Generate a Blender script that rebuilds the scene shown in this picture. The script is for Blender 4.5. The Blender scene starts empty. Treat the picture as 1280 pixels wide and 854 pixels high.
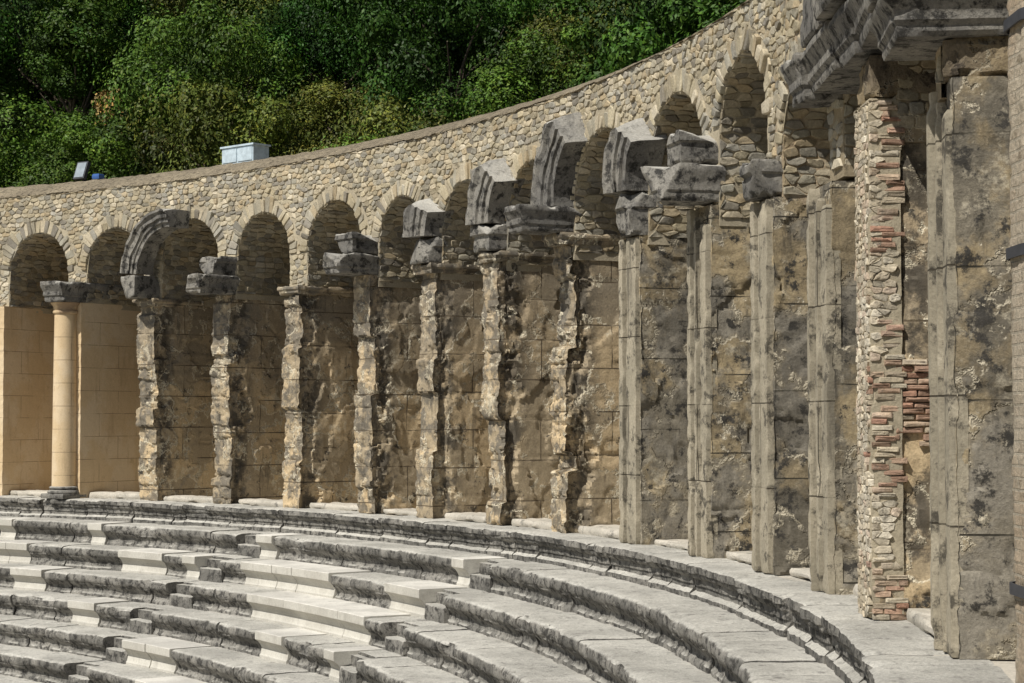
import bpy, math, random, bmesh
import numpy as np
from mathutils import Vector, noise
random.seed(11); np.random.seed(11)
CX,CY=-24.65,15.8
R=27.65; RW=27.8
RAD=math.radians
sc=bpy.context.scene
def P(r,deg,z=0.0):
    a=RAD(deg); return (CX+r*math.cos(a),CY+r*math.sin(a),z)
def fb(x,y,z,o=4): return noise.fractal(Vector((x,y,z)),0.8,2.1,o)
def nz(x,y,z): return noise.noise(Vector((x,y,z)))
def cel(x,y,z): return abs(noise.cell(Vector((x,y,z))))
def sstep(a,b,x):
    if a==b: return 0.0 if x<a else 1.0
    t=(x-a)/(b-a); t=0 if t<0 else (1 if t>1 else t); return t*t*(3-2*t)

# ------------------------------------------------------------ materials
class G:
    def __init__(s,name):
        s.m=bpy.data.materials.new(name); s.m.use_nodes=True
        s.t=s.m.node_tree; s.b=s.t.nodes['Principled BSDF']
        s.b.inputs['Roughness'].default_value=0.9
        s.b.inputs['Specular IOR Level'].default_value=0.15
        g=s.t.nodes.new('ShaderNodeNewGeometry'); s.pos=g.outputs['Position']; s.nor=g.outputs['Normal']
    def setin(s,i,v):
        if isinstance(v,bpy.types.NodeSocket): s.t.links.new(v,i)
        else:
            if isinstance(v,(tuple,list)) and len(v)==3 and i.type=='RGBA': v=(*v,1)
            i.default_value=v
    def noise(s,scale,det=5,rough=.6,vec=None,dist=0):
        n=s.t.nodes.new('ShaderNodeTexNoise'); s.setin(n.inputs['Vector'],vec or s.pos)
        n.inputs['Scale'].default_value=scale; n.inputs['Detail'].default_value=det
        n.inputs['Roughness'].default_value=rough; n.inputs['Distortion'].default_value=dist
        return n.outputs['Fac']
    def vmul(s,vec,sc_):
        n=s.t.nodes.new('ShaderNodeMapping'); s.setin(n.inputs['Vector'],vec); n.inputs['Scale'].default_value=sc_; return n.outputs[0]
    def mr(s,v,a,b,c=0.,d=1.,smooth=True):
        n=s.t.nodes.new('ShaderNodeMapRange'); n.interpolation_type='SMOOTHSTEP' if smooth else 'LINEAR'
        s.setin(n.inputs['Value'],v)
        for k,x in zip(('From Min','From Max','To Min','To Max'),(a,b,c,d)): n.inputs[k].default_value=x
        return n.outputs[0]
    def math(s,op,a,b=0.0,clamp=False):
        n=s.t.nodes.new('ShaderNodeMath'); n.operation=op; n.use_clamp=clamp
        s.setin(n.inputs[0],a); s.setin(n.inputs[1],b); return n.outputs[0]
    def mix(s,f,a,b,bt='MIX'):
        n=s.t.nodes.new('ShaderNodeMix'); n.data_type='RGBA'; n.blend_type=bt
        s.setin(n.inputs[0],f); s.setin(n.inputs[6],a); s.setin(n.inputs[7],b); return n.outputs[2]
    def scale(s,col,f):
        n=s.t.nodes.new('ShaderNodeVectorMath'); n.operation='SCALE'; s.setin(n.inputs[0],col); s.setin(n.inputs[3],f); return n.outputs[0]
    def bump(s,h,st=.5,dist=.02):
        n=s.t.nodes.new('ShaderNodeBump'); n.inputs['Strength'].default_value=st; n.inputs['Distance'].default_value=dist
        s.setin(n.inputs['Height'],h); s.t.links.new(n.outputs[0],s.b.inputs['Normal'])
    def sepz(s,v,i=2):
        n=s.t.nodes.new('ShaderNodeSeparateXYZ'); s.setin(n.inputs[0],v); return n.outputs[i]
    def done(s,col):
        s.setin(s.b.inputs['Base Color'],col); return s.m

def stone(name,c1,c2,dark,darkr=(.52,.68),pale=None,top=None,attr=False,bump=.7,joints=None,edge=False,sc_=1.,streak=True,bd=.03,fine=(.72,1.28),dsc=4.2,pamt=.85,c3=None,damt=1.,lowdark=0,topgrey=0):
    g=G(name)
    nA=g.noise(1.15*sc_,7,.62); nB=g.noise(dsc*sc_,9,.75); nC=g.noise(34*sc_,7,.78); nD=g.noise(2.1*sc_,5,.6)
    col=g.mix(g.mr(nA,.44,.56),c1,c2)
    if c3: col=g.mix(g.mr(g.noise(.75,6,.68),.48,.56),col,c3)
    if attr:
        a=g.t.nodes.new('ShaderNodeVertexColor'); a.layer_name='col'
        col=g.mix(1.0,col,a.outputs[0],'MULTIPLY')
    h=g.math('ADD',g.math('MULTIPLY',nC,.45),g.math('MULTIPLY',nB,.9))
    df=g.mr(nB,darkr[0],darkr[1])
    if streak:
        st=g.noise(1.0,7,.7,g.vmul(g.pos,(3.5,3.5,.6)))
        df=g.math('MAXIMUM',df,g.mr(st,.55,.67,0,.6))
    if topgrey:
        zf=g.mr(g.math('ADD',g.sepz(g.pos),g.math('MULTIPLY',g.noise(1.7,6,.7),3.2)),3.2,5.8)
        col=g.mix(g.math('MULTIPLY',zf,topgrey),col,(.20,.18,.15))
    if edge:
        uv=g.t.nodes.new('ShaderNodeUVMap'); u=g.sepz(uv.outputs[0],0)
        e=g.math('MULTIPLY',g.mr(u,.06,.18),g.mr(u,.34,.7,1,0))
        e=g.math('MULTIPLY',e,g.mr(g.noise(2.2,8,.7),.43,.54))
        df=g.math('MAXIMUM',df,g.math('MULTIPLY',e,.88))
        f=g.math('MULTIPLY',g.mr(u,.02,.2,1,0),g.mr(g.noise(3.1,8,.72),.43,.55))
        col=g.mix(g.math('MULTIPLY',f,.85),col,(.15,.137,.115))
    if damt<1: df=g.math('MULTIPLY',df,damt)
    col=g.mix(df,col,dark)
    if lowdark:
        lf=g.mr(g.math('ADD',g.math('MULTIPLY',g.noise(.62,4,.55),.7),g.math('MULTIPLY',nB,.3)),.47,.55)
        col=g.mix(g.math('MULTIPLY',lf,lowdark),col,dark)
    if pale:
        band=g.math('ABSOLUTE',g.math('SUBTRACT',nA,.5)); band=g.mr(band,.004,.016,1,0)
        band=g.math('MULTIPLY',band,g.mr(nD,.40,.50))
        col=g.mix(g.math('MULTIPLY',band,pamt),col,pale)
        h=g.math('ADD',h,g.math('MULTIPLY',g.mr(nA,.49,.51),1.1))
        p2=g.mr(g.noise(2.3*sc_,9,.75),.56,.65)
        col=g.mix(g.math('MULTIPLY',p2,.6),col,pale)
    if joints:
        uv=g.t.nodes.new('ShaderNodeUVMap')
        b=g.t.nodes.new('ShaderNodeTexBrick'); g.t.links.new(uv.outputs[0],b.inputs[0])
        b.inputs['Scale'].default_value=1; b.inputs['Brick Width'].default_value=joints[0]; b.inputs['Row Height'].default_value=joints[1]
        b.inputs['Mortar Size'].default_value=joints[2]; b.inputs['Mortar Smooth'].default_value=.3
        if len(joints)>4:
            g.setin(b.inputs['Color1'],joints[4]); g.setin(b.inputs['Color2'],joints[5]); b.inputs['Bias'].default_value=-.1
            jm=g.math('MULTIPLY',g.mr(g.noise(1.6,6,.65),.42,.58,.15,1),joints[6])
            col=g.mix(jm,col,b.outputs['Color'])
        jf=b.outputs['Fac']
        jf=g.math('MULTIPLY',jf,g.mr(nD,.36,.54,.05,1))
        col=g.mix(jf,col,joints[3])
        h=g.math('SUBTRACT',h,g.math('MULTIPLY',jf,.9))
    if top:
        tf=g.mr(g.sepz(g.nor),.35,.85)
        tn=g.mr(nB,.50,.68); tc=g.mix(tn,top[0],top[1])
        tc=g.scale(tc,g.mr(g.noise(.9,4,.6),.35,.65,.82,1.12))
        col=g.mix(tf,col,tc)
    col=g.scale(col,g.mr(nC,.25,.75,fine[0],fine[1],False))
    g.bump(h,bump,bd)
    return g.done(col)

M={}
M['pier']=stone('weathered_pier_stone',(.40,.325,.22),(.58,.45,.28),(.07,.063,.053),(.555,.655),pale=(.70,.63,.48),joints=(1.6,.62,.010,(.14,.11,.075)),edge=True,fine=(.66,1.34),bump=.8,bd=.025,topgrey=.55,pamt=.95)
M['piergrey']=stone('grey_pier_stone',(.27,.245,.20),(.38,.305,.19),(.058,.054,.048),(.525,.605),pale=(.58,.52,.40),joints=(3.1,.92,.008,(.05,.045,.035)),bd=.025,fine=(.6,1.4),c3=(.225,.20,.155),bump=.9,pamt=.9,lowdark=.42)
M['jamb']=stone('grey_jamb_stone',(.40,.355,.27),(.33,.295,.225),(.10,.09,.072),(.51,.62),joints=(3.,.9,.008,(.07,.06,.045)),bd=.02,fine=(.66,1.34))
M['ashlar']=stone('tan_ashlar_restored',(.62,.475,.295),(.66,.53,.36),(.42,.30,.18),(.54,.74),joints=(1.05,.47,.007,(.32,.23,.15)),bump=.3,streak=True,fine=(.86,1.14),damt=.75)
M['brick']=stone('weathered_brickwork',(.60,.52,.40),(.53,.43,.31),(.30,.25,.18),(.52,.64),joints=(.25,.075,.010,(.52,.46,.36),(.54,.38,.28),(.60,.51,.40),.15),bump=1.,streak=True,bd=.08,fine=(.55,1.45))
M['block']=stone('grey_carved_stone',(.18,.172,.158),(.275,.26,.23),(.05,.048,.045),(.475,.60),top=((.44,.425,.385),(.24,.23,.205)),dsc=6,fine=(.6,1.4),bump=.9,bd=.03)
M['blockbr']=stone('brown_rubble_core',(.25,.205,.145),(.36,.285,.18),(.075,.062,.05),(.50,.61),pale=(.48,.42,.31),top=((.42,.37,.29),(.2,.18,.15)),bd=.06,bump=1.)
M['seat']=stone('weathered_seat_stone',(.175,.168,.152),(.28,.267,.24),(.052,.05,.047),(.46,.60),top=((.49,.475,.43),(.25,.24,.22)),bump=1.,dsc=8,fine=(.55,1.45),streak=True,damt=.95)  # pale top: weathering, with sunlight on the treads partly put into the colour
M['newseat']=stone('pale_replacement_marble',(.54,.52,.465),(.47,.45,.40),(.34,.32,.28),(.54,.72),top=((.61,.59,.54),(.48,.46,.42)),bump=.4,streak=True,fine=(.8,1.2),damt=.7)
M['rubble']=stone('rubble_wall_stone',(1.0,1.0,1.0),(.86,.84,.80),(.20,.18,.145),(.57,.70),attr=True,streak=False,bd=.02,fine=(.6,1.38),bump=1.)
M['mortar']=stone('lime_mortar',(.45,.395,.29),(.39,.34,.25),(.2,.17,.125),(.56,.7),bd=.03,streak=False)
M['coping']=stone('mortar_coping',(.38,.32,.225),(.31,.26,.185),(.13,.11,.08),(.48,.60),bd=.07,streak=False,fine=(.45,1.55),dsc=12,bump=1.)
M['floor']=stone('pale_gallery_floor',(.54,.50,.43),(.46,.43,.37),(.2,.19,.17),(.54,.68),streak=False)
M['plaster']=stone('old_plaster_wall',(.32,.265,.18),(.40,.32,.22),(.11,.09,.065),(.53,.67),pale=(.50,.44,.34))
def simple(name,c,rough=.5,metal=0.,var=.15):
    g=G(name); n=g.noise(9,5,.6); g.b.inputs['Roughness'].default_value=rough; g.b.inputs['Metallic'].default_value=metal
    g.b.inputs['Specular IOR Level'].default_value=.4
    return g.done(g.scale(g.mix(0,c,c),g.mr(n,.3,.7,1-var,1+var)))
M['white']=simple('pale_blue_sheet_metal',(.50,.60,.67),.5)
M['steel']=simple('dark_iron',(.06,.062,.07),.6,.3)
M['glass']=simple('lamp_glass',(.30,.34,.38),.2)
M['blue']=simple('blue_plastic',(.05,.12,.34),.4)
M['bark']=stone('bark',(.10,.08,.06),(.14,.115,.085),(.04,.032,.025),streak=False)
M['hill']=stone('shade_dark_hill_soil',(.035,.035,.018),(.02,.028,.011),(.010,.012,.007),(.5,.6),streak=False)  # soil painted near black so gaps between shrubs read as deep shade
M['ground']=stone('dusty_ground',(.35,.31,.24),(.28,.25,.19),(.15,.14,.1),streak=False)
def leafmat(name,c1,c2):
    g=G(name)
    oi=g.t.nodes.new('ShaderNodeObjectInfo'); a=g.t.nodes.new('ShaderNodeVertexColor'); a.layer_name='col'
    col=g.mix(oi.outputs['Random'],c1,c2)
    col=g.mix(1.0,col,a.outputs[0],'MULTIPLY')
    g.b.inputs['Roughness'].default_value=.55; g.b.inputs['Specular IOR Level'].default_value=.2
    return g.done(col)
M['leaf']=leafmat('green_leaves',(.016,.058,.007),(.055,.108,.015))
M['leaf2']=leafmat('olive_leaves',(.062,.10,.017),(.115,.12,.028))
M['leafdry']=leafmat('dry_leaves',(.18,.125,.05),(.24,.18,.08))

# ------------------------------------------------------------ mesh builder
class MB:
    def __init__(s): s.v=[];s.f=[];s.c=[];s.uv={}
    def vert(s,p,c=None,uv=None):
        s.v.append(p); s.c.append(c or (1,1,1))
        if uv: s.uv[len(s.v)-1]=uv
        return len(s.v)-1
    def loft(s,secs,uvs=None,closed=True,caps=True):
        n=len(secs[0]); b=len(s.v)
        for i,sec in enumerate(secs):
            for j,p in enumerate(sec): s.vert(p,None,uvs[i][j] if uvs else None)
        for i in range(len(secs)-1):
            for j in range(n if closed else n-1):
                k=(j+1)%n
                s.f.append((b+i*n+j,b+i*n+k,b+(i+1)*n+k,b+(i+1)*n+j))
        if caps and closed:
            for i,rev in ((0,True),(len(secs)-1,False)):
                sec=secs[i]; cc=tuple(sum(p[q] for p in sec)/n for q in range(3))
                ci=s.vert(cc,None,uvs[i][0] if uvs else None)
                for j in range(n):
                    k=(j+1)%n; a,c=b+i*n+j,b+i*n+k
                    s.f.append((ci,c,a) if rev else (ci,a,c))
    def obj(s,name,mat,origin,parent=None,smooth=True,angle=40,label=None,category=None,group=None,kind=None,recalc=True):
        me=bpy.data.meshes.new(name); o=Vector(origin)
        arr=np.array(s.v,dtype=np.float64)-np.array(origin)
        me.from_pydata(arr.tolist(),[],s.f)
        if recalc:
            bm=bmesh.new(); bm.from_mesh(me); bmesh.ops.recalc_face_normals(bm,faces=bm.faces); bm.to_mesh(me); bm.free()
        if any(c!=(1,1,1) for c in s.c[:50]) or any(c!=(1,1,1) for c in s.c[-50:]):
            ca=me.color_attributes.new('col','FLOAT_COLOR','POINT')
            ca.data.foreach_set('color',np.array([(c[0],c[1],c[2],1) for c in s.c],dtype=np.float32).ravel())
        if s.uv:
            ul=me.uv_layers.new(name='UVMap')
            li=np.zeros(len(me.loops),dtype=np.int32); me.loops.foreach_get('vertex_index',li)
            tab=np.zeros((len(s.v),2),dtype=np.float32)
            for k,x in s.uv.items(): tab[k]=x
            ul.data.foreach_set('uv',tab[li].ravel())
        if smooth:
            me.polygons.foreach_set('use_smooth',[True]*len(me.polygons))
            try: me.set_sharp_from_angle(angle=RAD(angle))
            except Exception: pass
        me.materials.append(mat)
        ob=bpy.data.objects.new(name,me); sc.collection.objects.link(ob)
        if parent: ob.parent=parent; ob.location=o-parent.location
        else: ob.location=o
        tag(ob,label,category,group,kind)
        return ob
def tag(ob,label=None,category=None,group=None,kind=None):
    for k,x in (('label',label),('category',category),('group',group),('kind',kind)):
        if x: ob[k]=x
def empty(name,loc,**k):
    e=bpy.data.objects.new(name,None); e.empty_display_size=.3; e.location=loc; sc.collection.objects.link(e); tag(e,**k); return e
XO={}   # small radial offsets of single piers that stand out of line
def L(th,x,y,z,r=R):
    a=RAD(th); ca,sa=math.cos(a),math.sin(a)
    if XO and r==R: x+=XO.get(round(th,4),0)
    return (CX+(r+x)*ca-y*sa, CY+(r+x)*sa+y*ca, z)

def rough_block(mb,th,x0,x1,y0,y1,z0,z1,prof=None,amp=.02,step=.05,seed=0,chip=0.,yp=1.,cuts=0):
    """box lofted upward; 'cuts' slices off that many corners with flat fracture planes"""
    per=[]
    def seg(a,b):
        l=math.dist(a,b); n=max(2,int(l/step))
        for i in range(n): per.append((a[0]+(b[0]-a[0])*i/n,a[1]+(b[1]-a[1])*i/n))
    seg((x0,y0),(x1,y0));seg((x1,y0),(x1,y1));seg((x1,y1),(x0,y1));seg((x0,y1),(x0,y0))
    cx,cy,cz=(x0+x1)/2,(y0+y1)/2,(z0+z1)/2
    rr=random.Random(seed*13+1); planes=[]
    for _ in range(cuts):
        n=Vector((rr.choice((-1,-1,-1,.4))*rr.uniform(.5,1),rr.choice((-1,1))*rr.uniform(.2,.9),rr.choice((-1,1,1))*rr.uniform(.2,.9))).normalized()
        ext=abs(n.x)*(x1-x0)/2+abs(n.y)*(y1-y0)/2+abs(n.z)*(z1-z0)/2
        planes.append((n,ext-rr.uniform(.06,.17)))
    nl=max(3,int((z1-z0)/(step*.8)))
    secs=[];uvs=[]; s=seed*3.7
    for i in range(nl+1):
        t=i/nl; z=z0+(z1-z0)*t; o=prof(t) if prof else 0
        bev=-.012 if i in (0,nl) else 0
        sec=[];uv=[]
        for (x,y) in per:
            xx=x; yy=y
            if x<=x0+1e-6: xx-=o+bev
            if y<=y0+1e-6: yy-=o*yp+bev
            if y>=y1-1e-6: yy+=o*yp+bev
            wx,wy,wz=L(th,xx,yy,z)
            dx=fb(wx*2.3+s,wy*2.3,wz*2.3)*amp*1.2; dy=fb(wx*2.3,wy*2.3+s+9,wz*2.3)*amp*1.2; dz=fb(wx*2.5,wy*2.5+s+5,wz*2)*amp*.6
            dx+=nz(wx*11,wy*11,wz*11+s)*amp*.5; dy+=nz(wx*11+5,wy*11,wz*11+s)*amp*.5
            if chip:
                ex=abs(x-cx)/((x1-x0)/2); ey=abs(y-cy)/((y1-y0)/2); ez=abs(t-.5)*2
                e_=sorted((ex,ey,ez))[1]; e_=sstep(.75,1.,e_)
                c=max(0,nz(wx*5.5+s,wy*5.5,wz*5.5)-.05)*chip*3.*e_
                if x<cx: dx+=c*1.2
                dy+=(-c if y>cy else c)*.9
                dz-=c*.5*(t-.4)*2
            p=Vector((xx+dx-cx,yy+dy-cy,z+dz-cz))
            for n,d in planes:
                q=p.dot(n)-d
                if q>0: p-=n*q*(1-.04*nz(wx*20,wy*20,wz*20))
            sec.append(L(th,p.x+cx,p.y+cy,p.z+cz)); uv.append((xx+yy,z))
        secs.append(sec);uvs.append(uv)
    mb.loft(secs,uvs)

# stones --------------------------------------------------
PAL=[(.48,.425,.31),(.44,.39,.29),(.54,.475,.355),(.40,.375,.305),(.35,.33,.28),(.47,.39,.265),(.58,.515,.395),(.30,.275,.23),(.44,.405,.325),(.50,.44,.315)]
PALB=[(.46,.31,.235),(.49,.36,.275),(.43,.29,.22),(.52,.41,.315),(.48,.41,.32),(.45,.27,.20)]
PALP=[(.60,.53,.41),(.56,.49,.38),(.64,.58,.47),(.50,.45,.36),(.58,.48,.38)]
def clip(poly,mx,my,nx,ny):
    out=[];n=len(poly)
    for k in range(n):
        a=poly[k];b=poly[(k+1)%n]
        da=(a[0]-mx)*nx+(a[1]-my)*ny; db=(b[0]-mx)*nx+(b[1]-my)*ny
        if da<=0: out.append(a)
        if da*db<0:
            t=da/(da-db); out.append((a[0]+(b[0]-a[0])*t,a[1]+(b[1]-a[1])*t))
    return out
def voro(x0,x1,z0,z1,hr,lmin,lmax,rnd,ax=.5,jz=.3):
    rows=[];z=z0+hr/2
    while z<z1+hr*.2:
        row=[];x=x0-rnd.random()*lmax
        while x<x1+lmax:
            l=rnd.uniform(lmin,lmax); row.append(((x+l/2)*ax,z+rnd.uniform(-1,1)*hr*jz)); x+=l
        rows.append(row); z+=hr
    cells=[]
    for j,row in enumerate(rows):
        for i,p in enumerate(row):
            poly=[(p[0]-.4,p[1]-.4),(p[0]+.4,p[1]-.4),(p[0]+.4,p[1]+.4),(p[0]-.4,p[1]+.4)]
            for jj in range(max(0,j-2),min(len(rows),j+3)):
                for o in rows[jj]:
                    if o is p or abs(o[0]-p[0])>.36: continue
                    poly=clip(poly,(p[0]+o[0])/2,(p[1]+o[1])/2,o[0]-p[0],o[1]-p[1])
                    if len(poly)<3: break
                if len(poly)<3: break
            if len(poly)>=3:
                cells.append(((p[0]/ax,p[1]),[(max(x0,min(x1,a/ax)),max(z0,min(z1,b))) for a,b in poly]))
    return cells
def bricks(x0,x1,z0,z1,h,l,rnd):
    out=[]; z=z0; j=0
    while z<z1:
        hh=h*rnd.uniform(.85,1.15); x=x0-(l/2 if j%2 else 0)-rnd.random()*.03
        while x<x1:
            w=l*rnd.uniform(.75,1.1); a,b=max(x0,x),min(x1,x+w)
            if b-a>.03: out.append((((a+b)/2,z+hh/2),[(a,z),(b,z+rnd.uniform(-.003,.003)),(b,z+hh),(a,z+hh+rnd.uniform(-.003,.003))]))
            x+=w
        z+=hh; j+=1
    return out
def add_stone(mb,poly,mp,rnd,mort=.008,h=.02,dark=1.,pal=PAL,amin=.0012,cr=(.06,.2)):
    cx=sum(p[0] for p in poly)/len(poly); cy=sum(p[1] for p in poly)/len(poly)
    A=abs(sum(poly[k][0]*poly[(k+1)%len(poly)][1]-poly[(k+1)%len(poly)][0]*poly[k][1] for k in range(len(poly))))/2
    if A<amin: return
    q=[]; n=len(poly)
    for k in range(n):
        a=poly[k];b=poly[(k+1)%n]
        if math.dist(a,b)<.015: q.append(((a[0]+b[0])/2,(a[1]+b[1])/2)); continue
        u=rnd.uniform(*cr); v=rnd.uniform(*cr)
        q.append((a[0]*(1-u)+b[0]*u,a[1]*(1-u)+b[1]*u)); q.append((a[0]*v+b[0]*(1-v),a[1]*v+b[1]*(1-v)))
    hh=h*rnd.uniform(.3,1.7); c=rnd.choice(pal); v=rnd.uniform(.78,1.16)*dark; c=(c[0]*v,c[1]*v,c[2]*v)
    tx,ty=rnd.uniform(-.16,.16),rnd.uniform(-.16,.16)
    b=len(mb.v); m=len(q)
    for ins,hz_ in ((mort,-.03),(mort,hh*.7),(mort+.005,hh*.98),(mort+.016,hh)):
        for (x,y) in q:
            dxx,dyy=x-cx,y-cy
            d=math.hypot(dxx,dyy)+1e-6; f=max(.15,(d-ins*(1+.6*abs(dxx)/d))/d)
            fy=max(.15,(abs(dyy)-ins)/(abs(dyy)+1e-6)) if abs(dyy)>.5*abs(dxx) or cr[1]<.05 else f
            xx=cx+dxx*f+rnd.uniform(-.003,.003); yy=cy+dyy*min(f,fy)+rnd.uniform(-.003,.003)
            h2=hz_+((xx-cx)*tx+(yy-cy)*ty+rnd.uniform(-.004,.004) if hz_>0 else 0)
            mb.vert(mp(xx,yy,h2),c)
    for lv in range(3):
        for k in range(m):
            kk=(k+1)%m; mb.f.append((b+lv*m+k,b+lv*m+kk,b+(lv+1)*m+kk,b+(lv+1)*m+k))
    ci=mb.vert(mp(cx,cy,hh),c)
    for k in range(m): mb.f.append((ci,b+3*m+k,b+3*m+(k+1)%m))

# ------------------------------------------------------------ piers
TH={-2:65.7,-1:60.95,0:56.25,1:51.6,2:46.85,3:42.3,4:37.6,5:33.4,6:29.0,7:24.4,8:19.2,9:14.1,10:9.4,11:4.6,12:.1,13:-4.85}
TW=.56
def thc(i): return TH[i]-math.degrees(TW/2/R)
XO[round(thc(12),4)]=-.085; XO[round(thc(13),4)]=.10
TOP={-2:4.,-1:4.,0:4.,1:4.,2:3.97,3:4.04,4:4.1,5:4.16,6:4.2,7:4.28,8:4.02,9:4.15,10:3.98,11:3.86,12:4.25,13:4.0}
def pier_shaft(i,er,mat,name,parent,x0=0.,label=None,side=None):
    th=thc(i); top=TOP[i]; rnd=random.Random(i*17+5)
    if side is None: side=er
    per=[]
    xs=list(np.arange(0,1.25,.03))+[1.4,1.7,2.1,2.6,3.0]
    ys=list(np.linspace(-TW/2,TW/2,17))
    for x in reversed(xs): per.append((x,-TW/2,x))
    for y in ys[1:-1]: per.append((0,y,-(y+TW/2)))
    for x in (0,.06,.12,.2,.3,.5,1,2,3.0): per.append((x,TW/2,-TW-x))
    zc=[0]
    while zc[-1]<top: zc.append(zc[-1]+rnd.choice((.22,.35,.5,.7,1.0))*rnd.uniform(.85,1.15))
    cin=[rnd.random()**1.4 for _ in zc]; cin2=[.25+.75*rnd.random() if rnd.random()<.7 else .05 for _ in zc]
    nl=int(top/.03); secs=[];uvs=[]
    off=rnd.uniform(0,5)
    for k in range(nl+1):
        z=top*k/nl
        sec=[];uv=[]
        wav=nz(i*7.3,z*.7,3.1); ew=.30+.5*abs(nz(i*2.2,z*1.1,5.))+.1*nz(i*1.2,z*4.,1.)
        for (x,y,u) in per:
            wf=sstep(.36,0,x)
            n1=fb(x*2.2+i*9,y*2.2,z*2.2); n2=fb(x*8+i*9,y*8,z*8)
            zq=max(0,z+.05*n1+.03*n2)
            ci=0
            for j in range(len(zc)):
                if zc[j]<=zq: ci=j
            zz=(zq-zc[ci]); zt=(zc[ci+1]-zq) if ci+1<len(zc) else .5
            jn=math.exp(-(min(abs(zz),abs(zt))/.02)**2)
            ewl=ew+.06*n2
            we=sstep(ewl,ewl-.05,x)*sstep(.05,-TW/2,y)
            cham=max(0,1-x/ewl)*sstep(.15,-TW/2,y)
            c1=cel(x*3.3+i*7.1+n1*.5,y*3.3+n2*.3,z*3.6+n2*.35)
            c2=cel(x*9+i*3.1+n2*.4,y*9.,z*11+n2*.5)
            dx=wf*er*(.13*cin[ci]+.03*wav+.02*n1+.05*c1+.025*c2)+wf*.012*n2
            dx+=wf*jn*.022*er
            dy=0
            if y<0 and x>0 or y<=-TW/2+.01:
                pl=nz(x*1.5+i*5.1+.12*n2,z*1.25+.12*n1,i*2.2)
                pl2=nz(x*2.8+i*2.1+.1*n2,z*2.4,i*1.2+9)
                dy+=side*(.03*sstep(.0,.015,pl)+.016*sstep(.12,.135,pl2)+.004*c1+.004*n1)+.004*n2
                dy+=er*(we*(.04*cin2[ci]+.03*c1+.018*c2)+cham*.07*cin2[ci])
                dy+=jn*.010*side
            elif y>0 and x>0: dy-=er*.05*cin[(ci+1)%len(cin)]*wf
            if x>2.9: dx=0
            sec.append(L(th,x0+x+dx,y+dy,z)); uv.append((u,z+off))
        secs.append(sec);uvs.append(uv)
    mb=MB(); mb.loft(secs,uvs)
    return mb.obj(name,mat,P(R,th,0),parent,angle=32,label=label)

def arch_seg(mb,th,rin,rout,x0,x1,zs,a0,a1,step=2.5,amp=.006,seed=0,chip=.02):
    W=rout-rin
    pr=[(x0,rin),(x0,rin+.12*W),(x0,rin+.24*W),(x0-.04,rin+.25*W),(x0-.04,rin+.4*W),(x0-.04,rin+.5*W),(x0-.08,rin+.51*W),(x0-.08,rout-.25*W),(x0-.13,rout-.14*W),(x0-.13,rout),(x0+.05,rout+.005),(x0+(x1-x0)*.5,rout),(x1,rout),(x1,rin+.5*W),(x1,rin),(x0+(x1-x0)*.75,rin),(x0+(x1-x0)*.5,rin),(x0+(x1-x0)*.25,rin)]
    n=max(4,int(abs(a1-a0)/step)); secs=[]
    rr=random.Random(seed+4)
    am=RAD(a1); tip=Vector((x0-.1,rout*math.cos(am),rout*math.sin(am)))
    pn=Vector((-.5*rr.uniform(.5,1.2),math.cos(am)*.6-math.sin(am)*.5,math.sin(am)*.6+math.cos(am)*.5)).normalized(); pd=tip.dot(pn)-rr.uniform(.06,.13)
    for i in range(n+1):
        al=RAD(a0+(a1-a0)*i/n); sec=[]
        for (x,ro) in pr:
            al2=al+RAD((x-x0)*9 if i==n else 0)
            y=ro*math.cos(al2); z=ro*math.sin(al2)
            w=L(th,x,y,z+zs)
            q=amp*fb(w[0]*4+seed,w[1]*4,w[2]*4); q2=amp*fb(w[0]*4,w[1]*4+seed+7,w[2]*4)
            c=chip*max(0,nz(w[0]*3.5+seed,w[1]*3.5,w[2]*3.5))*2.5
            ff=1 if x<x0+.1 else 0
            f2=1-(c*.8 if ro>rin+.5*W else -c*.5)/ro
            p=Vector((x+q+c*ff,y*f2+q2,z*f2+q-q2))
            e=p.dot(pn)-pd
            if e>0: p-=pn*e
            sec.append(L(th,p.x,p.y,zs+p.z))
        secs.append(sec)
    mb.loft(secs)

def cornice(t): return .0 if t<.28 else (.03 if t<.5 else (.03+.06*(t-.5)/.28 if t<.78 else .10))
ENT={ # i: (x0, z0, z1, x1)
 0:(-.50,4.0,4.42,1.4), 2:(-.70,3.97,4.34,.2), 4:(-.68,4.1,4.46,.2), 5:(-.18,4.16,4.60,.25), 6:(-.16,4.2,4.62,.25),7:(-.64,4.28,4.66,.35),8:(-.12,4.02,4.60,.35),9:(-.58,4.18,4.63,.22),10:(-.14,3.98,4.38,.3),11:(-.22,4.62,5.05,.8)}
UP={2:(-.40,4.34,4.70,.16),4:(-.38,4.46,4.82,.16),9:(-.32,4.63,5.03,.2)}
ARC={5:(0,27),6:(0,45),7:(0,57),8:(0,38)}
piers={}
LB={
-2:"smooth restored tan ashlar pier of the arcade",
-1:"smooth restored tan ashlar pier under rubble arches",
0:"restored tan pier with round column and projecting cornice",
1:"eroded stone pier with ragged edge beside restored column",
2:"eroded dark stained pier carrying a projecting cornice block",
3:"eroded pier with plain capital and peeling plaster",
4:"dark weathered pier topped by stacked grey blocks",
5:"cracked stone pier carrying a broken arch springer",
6:"ragged plastered pier with curved moulded arch fragment",
7:"deeply eroded pier with tall broken archivolt piece",
8:"straight edged grey pier with broken arch springer",
9:"tall grey pier carrying two projecting grey blocks",
10:"tall square grey pier with rough block on top",
11:"narrow smooth fronted pier under a ruined cornice",
12:"pier edged with pale rubble and crumbling reddish brick",
13:"tall pier with fluted jamb edge at gallery floor"}
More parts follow.
